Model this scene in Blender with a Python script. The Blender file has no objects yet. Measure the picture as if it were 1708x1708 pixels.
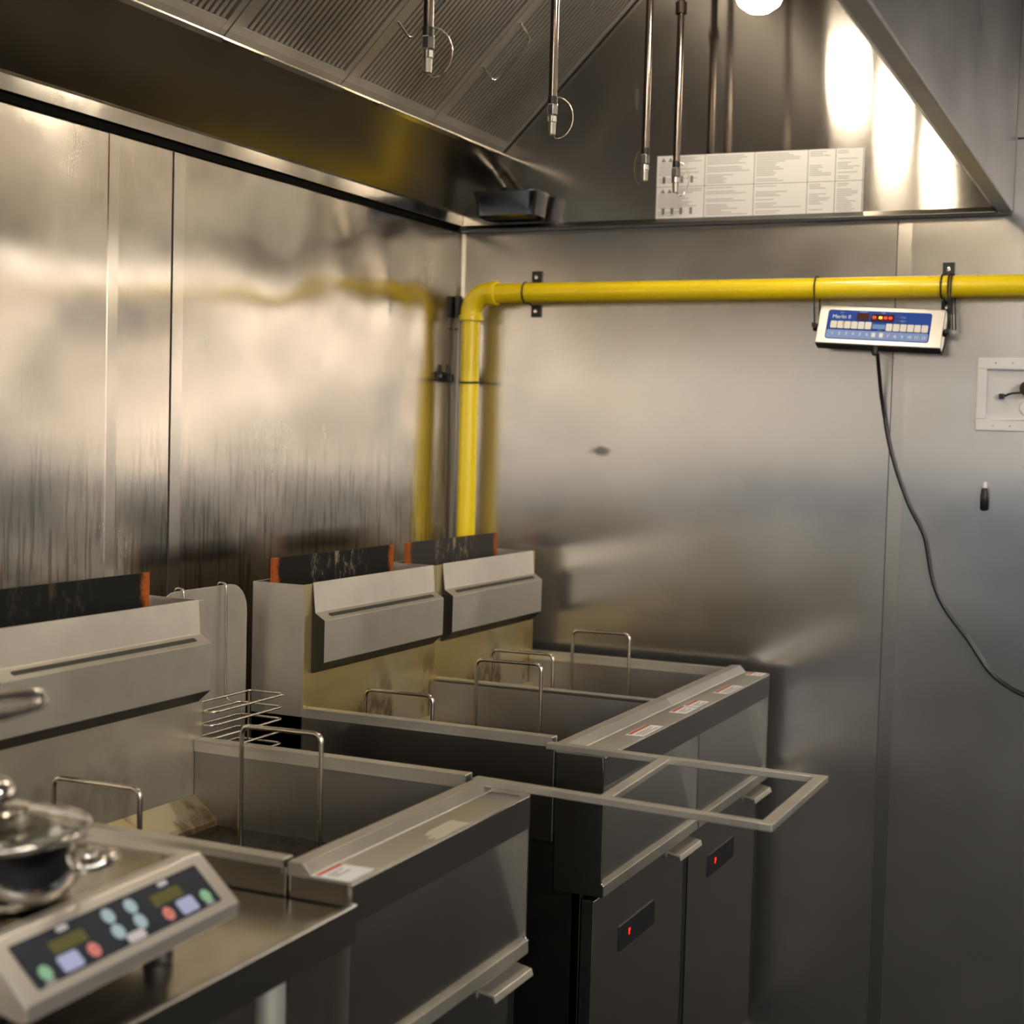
import bpy, bmesh, math, random
from mathutils import Vector, Matrix
random.seed(7)
PI = math.pi
SC = bpy.context.scene
COL = SC.collection
R = math.radians

# ------------------------------------------------------------------ camera
yaw, pitch, roll, F_PX = .4314, -.0529, .0269, 2537.3
CAM = Vector((1.6928, -3.3413, 1.4184))
fw = Vector((-math.sin(yaw)*math.cos(pitch), math.cos(yaw)*math.cos(pitch), math.sin(pitch)))
rt = Vector((math.cos(yaw), math.sin(yaw), 0)); up = rt.cross(fw)
r2 = rt*math.cos(roll) + up*math.sin(roll); u2 = up*math.cos(roll) - rt*math.sin(roll)
cd = bpy.data.cameras.new('camera'); cam = bpy.data.objects.new('camera', cd); COL.objects.link(cam)
m = Matrix.Identity(4)
for i in range(3):
    m[i][0], m[i][1], m[i][2], m[i][3] = r2[i], u2[i], -fw[i], CAM[i]
cam.matrix_world = m
cd.sensor_width = 36; cd.lens = F_PX/1708*36; cd.clip_start = .02; cd.clip_end = 60
cd.dof.use_dof = True; cd.dof.focus_distance = 2.62; cd.dof.aperture_fstop = 4.2
SC.camera = cam

# ------------------------------------------------------------------ world, lights, exposure
w = bpy.data.worlds.new('world'); SC.world = w; w.use_nodes = True
w.node_tree.nodes['Background'].inputs[0].default_value = (.5, .55, .62, 1)
w.node_tree.nodes['Background'].inputs[1].default_value = .05
SC.view_settings.view_transform = 'Standard'; SC.view_settings.look = 'None'
SC.view_settings.exposure = 0.15; SC.view_settings.gamma = 1.0
SC.cycles.max_bounces = 10; SC.cycles.glossy_bounces = 7; SC.cycles.diffuse_bounces = 4
SC.cycles.sample_clamp_indirect = 6.0; SC.cycles.blur_glossy = .5

def area(name, x, y, z, sx, sy, power, col, rot=(0, 0, 0)):
    l = bpy.data.lights.new(name, 'AREA'); l.shape = 'RECTANGLE'; l.size = sx; l.size_y = sy
    l.energy = power; l.color = col
    o = bpy.data.objects.new(name, l); COL.objects.link(o); o.location = (x, y, z); o.rotation_euler = rot
    return o
COOL = (.93, .97, 1.0); NEUT = (1.0, .94, .87)
for x in (5.4, 6.4, 7.4): area('unseen_ceiling_lamp', x, -7.8, 2.605, .6, 6.0, 225, NEUT)
for x, c in ((1.6, (.80, .90, 1.0)), (3.6, NEUT)): area('unseen_ceiling_lamp', x, -9.3, 2.605, 1.25, .32, 115, c)  # added unseen lamps that brighten the front wall mirrored in the steel
area('unseen_ceiling_lamp', 3.7, -2.6, 2.605, .32, 1.25, 95, NEUT)  # added unseen lamp that lifts the light on fryers and back wall

# ------------------------------------------------------------------ mesh helpers
class MB:
    def __init__(s, mat=None): s.bm = bmesh.new(); s.M = mat
    def v(s, p):
        p = Vector(p)
        return s.bm.verts.new(s.M @ p if s.M else p)
    def f(s, vs):
        try: return s.bm.faces.new(vs)
        except ValueError: return None
    def box(s, x0, x1, y0, y1, z0, z1):
        V = [s.v((x, y, z)) for x in (x0, x1) for y in (y0, y1) for z in (z0, z1)]
        for q in ((0, 1, 3, 2), (4, 6, 7, 5), (0, 4, 5, 1), (2, 3, 7, 6), (0, 2, 6, 4), (1, 5, 7, 3)): s.f([V[i] for i in q])
        return s
    def loft(s, rings, cap=True, close=True):
        L = [[s.v(p) for p in r] for r in rings]; n = len(L[0])
        for a, b in zip(L, L[1:]):
            for i in range(n if close else n-1):
                s.f([a[i], a[(i+1) % n], b[(i+1) % n], b[i]])
        if cap: s.f(L[0][::-1]); s.f(L[-1])
        return s
    def prism_y(s, prof, y0, y1, dx1=0.):       # profile in (x,z)
        return s.loft([[(x, y0, z) for x, z in prof], [(x+dx1, y1, z) for x, z in prof]])
    def prism_x(s, prof, x0, x1):               # profile in (y,z)
        return s.loft([[(x0, y, z) for y, z in prof], [(x1, y, z) for y, z in prof]])
    def prism_z(s, prof, z0, z1):
        return s.loft([[(x, y, z0) for x, y in prof], [(x, y, z1) for x, y in prof]])
    def tube(s, pts, r, seg=10, closed=False, cap=True, rs=None):
        P = [Vector(p) for p in pts]; n = len(P); rings = []
        t0 = (P[1]-P[0]).normalized()
        a = Vector((0, 0, 1)) if abs(t0.z) < .9 else Vector((1, 0, 0))
        nrm = (a - t0*a.dot(t0)).normalized()
        for i in range(n):
            if closed: t = (P[(i+1) % n]-P[i-1]).normalized()
            elif i == 0: t = t0
            elif i == n-1: t = (P[-1]-P[-2]).normalized()
            else: t = ((P[i+1]-P[i]).normalized()+(P[i]-P[i-1]).normalized()).normalized()
            nrm = (nrm - t*nrm.dot(t)).normalized(); b = t.cross(nrm)
            rr = rs[i] if rs else r
            k = 1.
            if 0 < i < n-1 or closed:
                c = (P[(i+1) % n]-P[i]).normalized().dot((P[i]-P[i-1]).normalized())
                k = 1/max(.5, math.sqrt((1+c)/2))
            rings.append([P[i]+(nrm*math.cos(2*PI*j/seg)+b*math.sin(2*PI*j/seg))*rr for j in range(seg)])
        if closed: rings.append(rings[0])
        return s.loft(rings, cap=cap and not closed)
    def lathe(s, prof, c=(0, 0, 0), seg=32, axis='z'):   # profile (r,h)
        rings = []
        for r, h in prof:
            ring = []
            for j in range(seg):
                a = 2*PI*j/seg; x, y = r*math.cos(a), r*math.sin(a)
                p = {'z': (x, y, h), 'x': (h, x, y), 'y': (y, h, x)}[axis]
                ring.append((p[0]+c[0], p[1]+c[1], p[2]+c[2]))
            rings.append(ring)
        return s.loft(rings)
    def build(s, name, mat, parent=None, bevel=0, smooth=None, seg=2):
        bmesh.ops.remove_doubles(s.bm, verts=s.bm.verts, dist=1e-6)
        bmesh.ops.recalc_face_normals(s.bm, faces=s.bm.faces)
        if parent is not None:
            off = parent.get('_w')
            if off is not None:
                bmesh.ops.translate(s.bm, verts=s.bm.verts, vec=-Vector(off))
        me = bpy.data.meshes.new(name); s.bm.to_mesh(me); s.bm.free()
        if mat: me.materials.append(mat)
        o = bpy.data.objects.new(name, me); COL.objects.link(o)
        if parent is not None:
            o.parent = parent
            if parent.get('_w') is not None: OFFS.append((o, parent))
            if parent.get('_w') is not None: o['_w'] = parent['_w']
        if smooth is not None:
            for p in me.polygons: p.use_smooth = True
            try: me.set_sharp_from_angle(angle=R(smooth))
            except Exception: pass
        if bevel:
            b = o.modifiers.new('edge', 'BEVEL'); b.width = bevel; b.segments = seg; b.limit_method = 'ANGLE'; b.angle_limit = R(35)
            b.harden_normals = False
        return o
OFFS = []

def tag(o, label, cat, group=None):
    o['label'] = label; o['category'] = cat
    if group: o['group'] = group
    return o
def thing(name, loc, label, cat, group=None, rot=None, local=False):
    o = bpy.data.objects.new(name, None); o.empty_display_size = .05; COL.objects.link(o); o.location = loc
    if rot: o.rotation_euler = rot
    if not local: o['_w'] = tuple(loc)
    return tag(o, label, cat, group)
def struct(o): o['kind'] = 'structure'; return o

def rounded(pts, r, n=5, closed=False):
    P = [Vector(p) for p in pts]; out = []; N = len(P)
    for i in range(N):
        if not closed and i in (0, N-1): out.append(P[i]); continue
        a, b, c = P[i-1], P[i], P[(i+1) % N]
        d1, d2 = (a-b), (c-b); k = min(r, d1.length*.49, d2.length*.49)
        p, q = b+d1.normalized()*k, b+d2.normalized()*k
        for j in range(n+1):
            t = j/n; out.append(p*(1-t)**2+b*2*t*(1-t)+q*t*t)
    return out
def round_rect(x0, x1, y0, y1, r, n=5):
    o = []
    for cx, cy, a in ((x1-r, y1-r, 0), (x0+r, y1-r, 90), (x0+r, y0+r, 180), (x1-r, y0+r, 270)):
        for j in range(n+1):
            t = R(a+90*j/n); o.append((cx+r*math.cos(t), cy+r*math.sin(t)))
    return o
FONTC = []
def text_mesh(name, s, size, M, mat, parent, align='CENTER', ext=.0002):
    cu = bpy.data.curves.new(name, 'FONT'); cu.body = s; cu.size = size; cu.align_x = align; cu.align_y = 'CENTER'; cu.extrude = ext
    t = bpy.data.objects.new(name+'_curve', cu); me = t.to_mesh().copy() if False else None
    COL.objects.link(t); dg = bpy.context.evaluated_depsgraph_get()
    me = bpy.data.meshes.new_from_object(t.evaluated_get(dg)); bpy.data.objects.remove(t); bpy.data.curves.remove(cu)
    me.transform(M); me.name = name; me.materials.clear(); me.materials.append(mat)
    o = bpy.data.objects.new(name, me); COL.objects.link(o); o.parent = parent
    return o

# ------------------------------------------------------------------ materials
def new_mat(name):
    m = bpy.data.materials.new(name); m.use_nodes = True
    nt = m.node_tree; return m, nt, nt.nodes['Principled BSDF']
def plain(name, col, rough=.5, metal=0., spec=None, emit=None, es=0., coat=0.):
    m, nt, b = new_mat(name)
    b.inputs['Base Color'].default_value = (*col, 1); b.inputs['Roughness'].default_value = rough; b.inputs['Metallic'].default_value = metal
    if emit: b.inputs['Emission Color'].default_value = (*emit, 1); b.inputs['Emission Strength'].default_value = es
    if coat: b.inputs['Coat Weight'].default_value = coat; b.inputs['Coat Roughness'].default_value = .05
    n = nt.nodes.new('ShaderNodeTexNoise'); n.inputs['Scale'].default_value = 60
    tc = nt.nodes.new('ShaderNodeTexCoord'); nt.links.new(tc.outputs['Object'], n.inputs['Vector'])
    mr = nt.nodes.new('ShaderNodeMapRange'); mr.inputs[3].default_value = max(0, rough-.04); mr.inputs[4].default_value = min(1, rough+.06)
    nt.links.new(n.outputs[0], mr.inputs[0]); nt.links.new(mr.outputs[0], b.inputs['Roughness'])
    return m
def noise(nt, scale, vec=(1, 1, 1), detail=4, rough=.55, dist=0.):
    tc = nt.nodes.new('ShaderNodeTexCoord'); mp = nt.nodes.new('ShaderNodeMapping'); mp.inputs['Scale'].default_value = vec
    n = nt.nodes.new('ShaderNodeTexNoise'); n.inputs['Scale'].default_value = scale; n.inputs['Detail'].default_value = detail
    n.inputs['Roughness'].default_value = rough; n.inputs['Distortion'].default_value = dist
    nt.links.new(tc.outputs['Object'], mp.inputs[0]); nt.links.new(mp.outputs[0], n.inputs['Vector'])
    return n.outputs[0]
def ramp(nt, src, a, b, ca, cb):
    r = nt.nodes.new('ShaderNodeValToRGB'); e = r.color_ramp.elements
    e[0].position = a; e[1].position = b; e[0].color = (*ca, 1) if len(ca) == 3 else ca; e[1].color = (*cb, 1) if len(cb) == 3 else cb
    nt.links.new(src, r.inputs[0]); return r.outputs[0]
def maprange(nt, src, a, b, c, d):
    r = nt.nodes.new('ShaderNodeMapRange'); r.clamp = True; r.interpolation_type = 'SMOOTHSTEP'
    for i, x in enumerate((a, b, c, d)): r.inputs[1+i].default_value = x
    nt.links.new(src, r.inputs[0]); return r.outputs[0]
def mixc(nt, fac, a, b):
    n = nt.nodes.new('ShaderNodeMix'); n.data_type = 'RGBA'
    for i, x in ((0, fac), (6, a), (7, b)):
        if isinstance(x, (tuple, list)): n.inputs[i].default_value = (*x, 1)
        elif isinstance(x, (int, float)): n.inputs[i].default_value = x
        else: nt.links.new(x, n.inputs[i])
    return n.outputs[2]
def math_(nt, op, a, b=None):
    n = nt.nodes.new('ShaderNodeMath'); n.operation = op
    for i, x in enumerate((a, b)):
        if x is None: continue
        if isinstance(x, (int, float)): n.inputs[i].default_value = x
        else: nt.links.new(x, n.inputs[i])
    return n.outputs[0]
def steel(name, col=(.56, .53, .48), rough=.28, brush=(2, 2, 140), aniso=0., tan=None, wave=0., wscale=2.2, wvec=(1, 1, 1), mott=.05, fine=.02, ba=.025, ma=.03, metal=1.):
    m, nt, b = new_mat(name)
    b.inputs['Metallic'].default_value = metal
    br = noise(nt, 6, brush, 3)
    mo = noise(nt, 5, (1, 1, 1), 5)
    c = mixc(nt, maprange(nt, mo, .3, .7, 0, 1), tuple(x*(1-mott) for x in col), tuple(min(1, x*(1+mott*.6)) for x in col))
    nt.links.new(c, b.inputs['Base Color'])
    rr = math_(nt, 'ADD', maprange(nt, br, .25, .75, rough-ba, rough+ba), maprange(nt, mo, .3, .75, -ma*.5, ma))
    nt.links.new(rr, b.inputs['Roughness'])
    bp = nt.nodes.new('ShaderNodeBump'); bp.inputs['Strength'].default_value = fine; bp.inputs['Distance'].default_value = .0004
    nt.links.new(br, bp.inputs['Height'])
    if wave:
        wv = noise(nt, wscale, wvec, 1.5, .4)
        b2 = nt.nodes.new('ShaderNodeBump'); b2.inputs['Strength'].default_value = 1; b2.inputs['Distance'].default_value = wave
        nt.links.new(wv, b2.inputs['Height']); nt.links.new(b2.outputs[0], bp.inputs['Normal'])
    nt.links.new(bp.outputs[0], b.inputs['Normal'])
    if aniso:
        b.inputs['Anisotropic'].default_value = aniso
        cx = nt.nodes.new('ShaderNodeCombineXYZ')
        for i in range(3): cx.inputs[i].default_value = tan[i]
        nt.links.new(cx.outputs[0], b.inputs['Tangent'])
    return m, nt, b

def wall_left_mat():
    m, nt, b = steel('wall_steel_streaked', (.60, .56, .50), .17, (2, 60, 2), wave=.016, wscale=1.7, wvec=(1, 1, 1.5), mott=.05, fine=.02, ba=.02, ma=.03)
    # greasy vertical runs, strongest low down behind the fryers
    tc = nt.nodes.new('ShaderNodeTexCoord'); sx = nt.nodes.new('ShaderNodeSeparateXYZ'); nt.links.new(tc.outputs['Object'], sx.inputs[0])
    runs = noise(nt, 1, (1, 95, 7), 3, .6, .6)
    hz = maprange(nt, sx.outputs[2], 1.05, 1.5, 1, 0)
    fac = math_(nt, 'MULTIPLY', maprange(nt, runs, .5, .62, 0, .62), hz)
    base = b.inputs['Base Color'].links[0].from_socket
    nt.links.new(mixc(nt, fac, base, (.13, .12, .09)), b.inputs['Base Color'])
    dent = noise(nt, 3.4, (1, 1.5, 1.2), .5, .4)
    msk = math_(nt, 'MULTIPLY', maprange(nt, sx.outputs[1], -1.05, -.55, 0, 1), maprange(nt, sx.outputs[2], 1.35, 1.75, 0, 1))
    b3 = nt.nodes.new('ShaderNodeBump'); b3.inputs['Strength'].default_value = 1; b3.inputs['Distance'].default_value = .022
    nt.links.new(math_(nt, 'MULTIPLY', dent, msk), b3.inputs['Height'])
    for nd in nt.nodes:
        if nd.type == 'BUMP' and nd != b3 and not nd.inputs['Normal'].is_linked: nt.links.new(b3.outputs[0], nd.inputs['Normal']); break
    film = noise(nt, 3, (1, 1, 1), 4)
    rr = b.inputs['Roughness'].links[0].from_socket
    nt.links.new(math_(nt, 'ADD', rr, maprange(nt, film, .45, .7, 0, .10)), b.inputs['Roughness'])
    return m
WALL_L = wall_left_mat()
WALL_B = steel('wall_steel_brushed', (.58, .55, .51), .21, (2, 2, 80), aniso=.6, tan=(1, 0, 0), wave=.006, wscale=1.3, wvec=(1, 1, 1.5), mott=.03, fine=.0, ba=.01, ma=.03, metal=.95)[0]
def scuff(m, cx, cz, rx, rz):
    nt = m.node_tree; b = nt.nodes['Principled BSDF']; tc = nt.nodes.new('ShaderNodeTexCoord'); sx = nt.nodes.new('ShaderNodeSeparateXYZ'); nt.links.new(tc.outputs['Object'], sx.inputs[0])
    dx = math_(nt, 'DIVIDE', math_(nt, 'SUBTRACT', sx.outputs[0], cx), rx); dz = math_(nt, 'DIVIDE', math_(nt, 'SUBTRACT', sx.outputs[2], cz), rz)
    d = math_(nt, 'SQRT', math_(nt, 'ADD', math_(nt, 'MULTIPLY', dx, dx), math_(nt, 'MULTIPLY', dz, dz)))
    d = math_(nt, 'ADD', d, math_(nt, 'MULTIPLY', noise(nt, 40, (1, 1, 1), 3), .9))
    base = b.inputs['Base Color'].links[0].from_socket
    nt.links.new(mixc(nt, maprange(nt, d, .6, 1.4, .8, 0), base, (.06, .06, .06)), b.inputs['Base Color'])
scuff(WALL_B, .379, 1.377, .040, .016)
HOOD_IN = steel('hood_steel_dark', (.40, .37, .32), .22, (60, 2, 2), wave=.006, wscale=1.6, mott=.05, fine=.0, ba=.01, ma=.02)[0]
HOOD_END = steel('hood_steel_end', (.46, .43, .39), .12, (2, 2, 120), aniso=1., tan=(0, 0, 1), wave=.005, wscale=1.5, mott=.03, fine=.0, ba=.01, ma=.01)[0]
HOOD_OUT = steel('hood_steel_outer', (.42, .41, .42), .33, (2, 2, 80), wave=.004, wscale=1.5, mott=.06, fine=.05)[0]
STEEL = steel('fryer_steel', (.53, .50, .43), .36, (90, 2, 2), mott=.16, metal=.76, ma=.06)[0]
STEEL_F = steel('fryer_steel_front', (.48, .46, .42), .25, (2, 2, 90), mott=.02, fine=0., ba=.01, ma=.015, metal=1.)[0]
STEEL_D = steel('steel_dark', (.13, .125, .11), .34, (2, 2, 90), mott=.1)[0]
STEEL_P = steel('steel_polished', (.66, .63, .58), .13, (40, 2, 2), mott=.04, fine=.05)[0]
FILTER = steel('filter_steel', (.52, .50, .48), .38, (2, 90, 2), mott=.1, metal=.88)[0]
WIRE = steel('wire_steel', (.62, .57, .50), .24, (5, 5, 5), mott=.15)[0]
PIPE_ST = steel('conduit_steel', (.17, .145, .13), .2, (5, 5, 5), mott=.1)[0]
CHROME = plain('chrome', (.80, .79, .76), .12, 1)
TANK = None
def oily(name, yel, amt):
    m, nt, b = steel(name, (.55, .51, .42), .38, (90, 2, 2), mott=.1, metal=.75)
    n1 = noise(nt, 7, (1, 1, .7), 6, .65, .4); n2 = noise(nt, 2.2, (1, 1, 1), 3)
    tc = nt.nodes.new('ShaderNodeTexCoord'); sx = nt.nodes.new('ShaderNodeSeparateXYZ'); nt.links.new(tc.outputs['Object'], sx.inputs[0])
    base = b.inputs['Base Color'].links[0].from_socket
    f1 = math_(nt, 'MULTIPLY', maprange(nt, n2, .35, .65, .25, 1), amt)
    c1 = mixc(nt, f1, base, yel)
    low = maprange(nt, sx.outputs[2], .86, 1.02, 1, 0)
    f2 = math_(nt, 'MULTIPLY', maprange(nt, n1, .50, .64, 0, .9), low)
    c2 = mixc(nt, math_(nt, 'MULTIPLY', f2, amt), c1, (.14, .055, .015))
    nt.links.new(c2, b.inputs['Base Color'])
    return m
OILY_A = oily('flue_steel_clean', (.48, .42, .27), .35)
OILY_B = oily('flue_steel_oily', (.50, .37, .10), .95)
def tank_mat():
    m, nt, b = steel('tank_steel', (.36, .345, .32), .34, (60, 60, 2), mott=.15, metal=.85)
    n1 = noise(nt, 9, (1, 1, .6), 6, .65)
    base = b.inputs['Base Color'].links[0].from_socket
    tc = nt.nodes.new('ShaderNodeTexCoord'); sx = nt.nodes.new('ShaderNodeSeparateXYZ'); nt.links.new(tc.outputs['Object'], sx.inputs[0])
    low = maprange(nt, sx.outputs[2], .80, .87, 1, .1)
    nt.links.new(mixc(nt, math_(nt, 'MULTIPLY', maprange(nt, n1, .5, .7, 0, .6), low), base, (.16, .09, .04)), b.inputs['Base Color'])
    return m
TANK = tank_mat()
def rust_mat(name, mid, spots):
    m, nt, b = new_mat(name)
    tc = nt.nodes.new('ShaderNodeTexCoord'); sx = nt.nodes.new('ShaderNodeSeparateXYZ'); nt.links.new(tc.outputs['Generated'], sx.inputs[0])
    d = math_(nt, 'ABSOLUTE', math_(nt, 'SUBTRACT', sx.outputs[1], .5))
    n = noise(nt, 30, (1, 1, 1), 6, .7)
    e = math_(nt, 'ADD', d, math_(nt, 'MULTIPLY', math_(nt, 'SUBTRACT', n, .5), .12))
    fac = maprange(nt, e, .438, .485, 0, 1)
    n2 = noise(nt, 45, (1, 1, .5), 7, .75)
    c = mixc(nt, math_(nt, 'MULTIPLY', maprange(nt, n2, .52, .64, 0, 1), maprange(nt, d, .08, .30, spots, 0)), mid, (.36, .30, .20))
    rust = mixc(nt, n, (.20, .035, .008), (.55, .15, .03))
    nt.links.new(mixc(nt, fac, c, rust), b.inputs['Base Color'])
    b.inputs['Roughness'].default_value = .6; b.inputs['Specular IOR Level'].default_value = .15
    return m
BAFFLE = rust_mat('burnt_steel', (.012, .012, .011), .12)
BAFFLE_B = rust_mat('burnt_steel_flecked', (.012, .011, .010), .7)
BAFFLE_C = rust_mat('burnt_steel_flaking', (.05, .045, .04), 1.0)
YELLOW = plain('yellow_paint', (.98, .73, .010), .28, coat=.3)
HEM_SHADE = plain('hem_shade_black', (.006, .006, .005), .8); HEM_SHADE.node_tree.nodes['Principled BSDF'].inputs['Specular IOR Level'].default_value = .05
HANGER_SHADE = plain('hanger_shade_black', (.016, .014, .010), .45)
BLACK = plain('black_plastic', (.012, .012, .012), .4)
BLACKM = plain('black_metal', (.010, .010, .010), .35)
DARKSLOT = plain('dark_recess', (.03, .03, .026), .6)
OIL = plain('fryer_oil', (.010, .006, .003), .25); OIL.node_tree.nodes['Principled BSDF'].inputs['IOR'].default_value = 1.3
WHITE = plain('white_plastic', (.80, .79, .76), .4)
PAPER = plain('placard_paper', (.76, .75, .74), .5)
INK = plain('grey_print', (.46, .45, .45), .6)
INKD = plain('dark_print', (.22, .21, .21), .6)
STICK = plain('label_white', (.86, .85, .84), .5)
RED = plain('label_red', (.55, .09, .03), .45)
BLUE = plain('panel_blue', (.008, .06, .36), .5); BLUE.node_tree.nodes['Principled BSDF'].inputs['Specular IOR Level'].default_value = .2
BLUEL = plain('panel_light_blue', (.20, .32, .66), .5)
CREAM = plain('button_cream', (.78, .76, .70), .45)
MAROON = plain('display_maroon', (.05, .004, .004), .15)
LED = plain('led_red', (.4, .01, .0), .4, emit=(1, .02, .01), es=1.6)
LEDO = plain('led_orange', (.4, .1, .0), .4, emit=(1, .25, .02), es=5)
LCD = plain('lcd_olive', (.10, .10, .025), .25)
MEMB = plain('membrane_navy', (.018, .024, .036), .22)
B_BLUE = plain('button_pale_blue', (.36, .50, .58), .45)
B_GREEN = plain('button_green', (.24, .50, .32), .45)
B_RED = plain('button_coral', (.66, .22, .20), .45)
B_LILA = plain('button_lilac', (.40, .44, .72), .45)
PALE = plain('label_pale', (.55, .53, .56), .5)
RUB = plain('cable_rubber', (.012, .012, .014), .35)
CERAM = steel('mirror_hob', (.42, .40, .36), .07, (2, 2, 2), mott=.02, fine=0., ba=0., ma=.01)[0]
def glass(name, col, rough=.0, ior=1.45):
    m, nt, b = new_mat(name); b.inputs['Base Color'].default_value = (*col, 1); b.inputs['Roughness'].default_value = rough
    b.inputs['Transmission Weight'].default_value = 1; b.inputs['IOR'].default_value = ior
    return m
LIDGLASS = glass('lid_glass', (.93, .96, .94), .03)
GLOBE = plain('lamp_globe', (.9, .9, .85), .2, emit=(1.0, .86, .66), es=62)
def painted(name, up_c, lo_c, h):
    m, nt, b = new_mat(name)
    tc = nt.nodes.new('ShaderNodeTexCoord'); sx = nt.nodes.new('ShaderNodeSeparateXYZ'); nt.links.new(tc.outputs['Object'], sx.inputs[0])
    n = noise(nt, 3, (1, 1, 1), 4)
    c = mixc(nt, maprange(nt, sx.outputs[2], h-.01, h+.01, 0, 1), lo_c, up_c)
    nt.links.new(mixc(nt, maprange(nt, n, .3, .7, 0, .12), c, (.3, .28, .25)), b.inputs['Base Color']); b.inputs['Roughness'].default_value = .55
    return m
PAINT = painted('painted_wall', (.72, .65, .57), (.035, .105, .20), 1.15)
CEIL = painted('ceiling_paint', (.40, .38, .37), (.40, .38, .37), 1)
def floor_mat():
    m, nt, b = new_mat('quarry_tile_floor')
    tc = nt.nodes.new('ShaderNodeTexCoord'); br = nt.nodes.new('ShaderNodeTexBrick')
    br.offset = 0; br.inputs['Scale'].default_value = 1; br.inputs['Brick Width'].default_value = .2; br.inputs['Row Height'].default_value = .2
    br.inputs['Mortar Size'].default_value = .004; br.inputs['Color1'].default_value = (.008, .010, .012, 1); br.inputs['Color2'].default_value = (.010, .012, .014, 1)
    br.inputs['Mortar'].default_value = (.006, .006, .006, 1)
    nt.links.new(tc.outputs['Object'], br.inputs['Vector']); nt.links.new(br.outputs[0], b.inputs['Base Color']); b.inputs['Roughness'].default_value = .7; b.inputs['Specular IOR Level'].default_value = .15
    return m
FLOOR = floor_mat()

# ------------------------------------------------------------------ setting
XR, YN, ZC = 8.2, -11.0, 2.62
struct(MB().box(-.1, XR+.1, YN-.1, .1, -.1, 0).build('floor', FLOOR))
struct(MB().box(-.1, XR+.1, YN-.1, .1, ZC, ZC+.1).build('ceiling', CEIL))
struct(MB().box(-.1, 0, YN, .1, 0, ZC).build('wall_left', WALL_L))
struct(MB().box(0, XR, 0, .1, 0, ZC).build('wall_back', WALL_B))
struct(MB().box(XR, XR+.1, YN, .1, 0, ZC).build('wall_right', PAINT))
struct(MB().box(-.1, XR+.1, YN-.1, YN, 0, ZC).build('wall_front', PAINT))
struct(MB().box(3.0, 3.12, -5.6, -.001, 0, 1.0).build('unseen_light_blocker', plain('blocker_dark', (.012, .014, .016), .7)))  # unseen low wall added to keep the lower steel reflections dark
TRIM = steel('joint_strip_steel', (.66, .62, .56), .20, (40, 2, 2), mott=.02, fine=0., ba=0., ma=.01)[0]
GAP = plain('joint_dark', (.04, .04, .035), .6)  # dark lines of the wall panel joints
# vertical cover strips and panel joints
struct(MB().box(0, .0016, -1.305, -1.280, .02, 1.895).build('trim_1', TRIM))
struct(MB().box(0, .0012, -1.131, -1.100, .02, 1.895).build('trim_2', TRIM))
struct(MB().box(0, .0014, -1.1335, -1.1312, .02, 1.895).build('trim_3', GAP))
struct(MB().box(1.0505, 1.0525, -.0012, 0, .02, 1.895).build('trim_4', GAP))
struct(MB().box(1.0525, 1.0820, -.0014, 0, .02, 1.895).build('trim_5', TRIM))
struct(MB().box(1.29, 3.0, -.0012, 0, 2.053, 2.057).build('trim_6', GAP))
struct(MB().prism_z([(0, 0), (.012, 0), (.003, -.003), (0, -.012)], .02, 1.895).build('trim_7', TRIM))

# ------------------------------------------------------------------ extraction hood
hood = thing('extraction_hood', (0, -.012, 1.9), 'large stainless steel extraction hood over the fryers with a sloping front lip', 'extractor hood')
YE = -3.05; DX = .0225*(-YE-.012)
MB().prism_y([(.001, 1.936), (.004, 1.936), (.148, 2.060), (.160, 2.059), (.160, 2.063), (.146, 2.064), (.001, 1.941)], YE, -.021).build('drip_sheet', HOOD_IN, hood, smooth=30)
MB().box(.0005, .012, YE, -.021, 1.911, 1.937).build('wall_hem', STEEL_P, hood, .001)
MB().box(.0005, .006, YE, -.021, 1.897, 1.910).build('hem_shade', HEM_SHADE, hood)  # black strip standing in for the shadowed gap under the hem
MB().prism_y([(.146, 2.066), (.150, 2.066), (.122, 2.094), (.112, 2.092)], YE, -.021).build('drip_gutter', STEEL_P, hood, .0008)
for a, b in ((-1.52, -1.22), (-1.10, -.835), (-.70, -.335)):
    MB().prism_y([(.135, 2.071), (.160, 2.0505), (.1675, 2.056), (.1655, 2.0585), (.1605, 2.055), (.138, 2.0735)], a, b).build('gutter_lip', STEEL_P, hood, .0006)
HX = 1.2875
# end panel with a turned-in bottom flange
MB().box(.0005, HX-.004, -.020, -.012, 1.897, 2.60).build('end_panel', HOOD_END, hood)
MB().prism_x([(-.0205, 1.912), (-.024, 1.912), (-.046, 1.900), (-.046, 1.897), (-.0205, 1.897)], .012, HX-.03).build('end_flange', STEEL_D, hood, .0006)
n = MB()
n.prism_y([(0+HX, 1.905), (0+HX, 2.60), (-.003+HX, 2.60), (-.003+HX, 1.912), (-.028+HX, 1.909), (-.044+HX, 1.921), (-.046+HX, 1.919), (-.029+HX, 1.903), (-.002+HX, 1.902)], -.012, YE, DX)
n.build('front_panel', HOOD_OUT, hood, .0008)
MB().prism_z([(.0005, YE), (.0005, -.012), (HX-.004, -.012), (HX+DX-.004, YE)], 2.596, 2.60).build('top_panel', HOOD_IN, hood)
MB().prism_x([(YE, 1.9), (YE, 2.596), (YE+.004, 2.596), (YE+.004, 1.9)], .0005, HX+DX-.008).build('near_end_panel', HOOD_END, hood)
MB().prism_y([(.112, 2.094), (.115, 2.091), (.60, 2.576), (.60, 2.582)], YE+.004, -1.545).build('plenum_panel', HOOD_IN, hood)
MB().prism_y([(.112, 2.112), (.112, 2.118), (.575, 2.581), (.58, 2.581)], -1.545, -.021).build('plenum_backing', BLACKM, hood)

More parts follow.
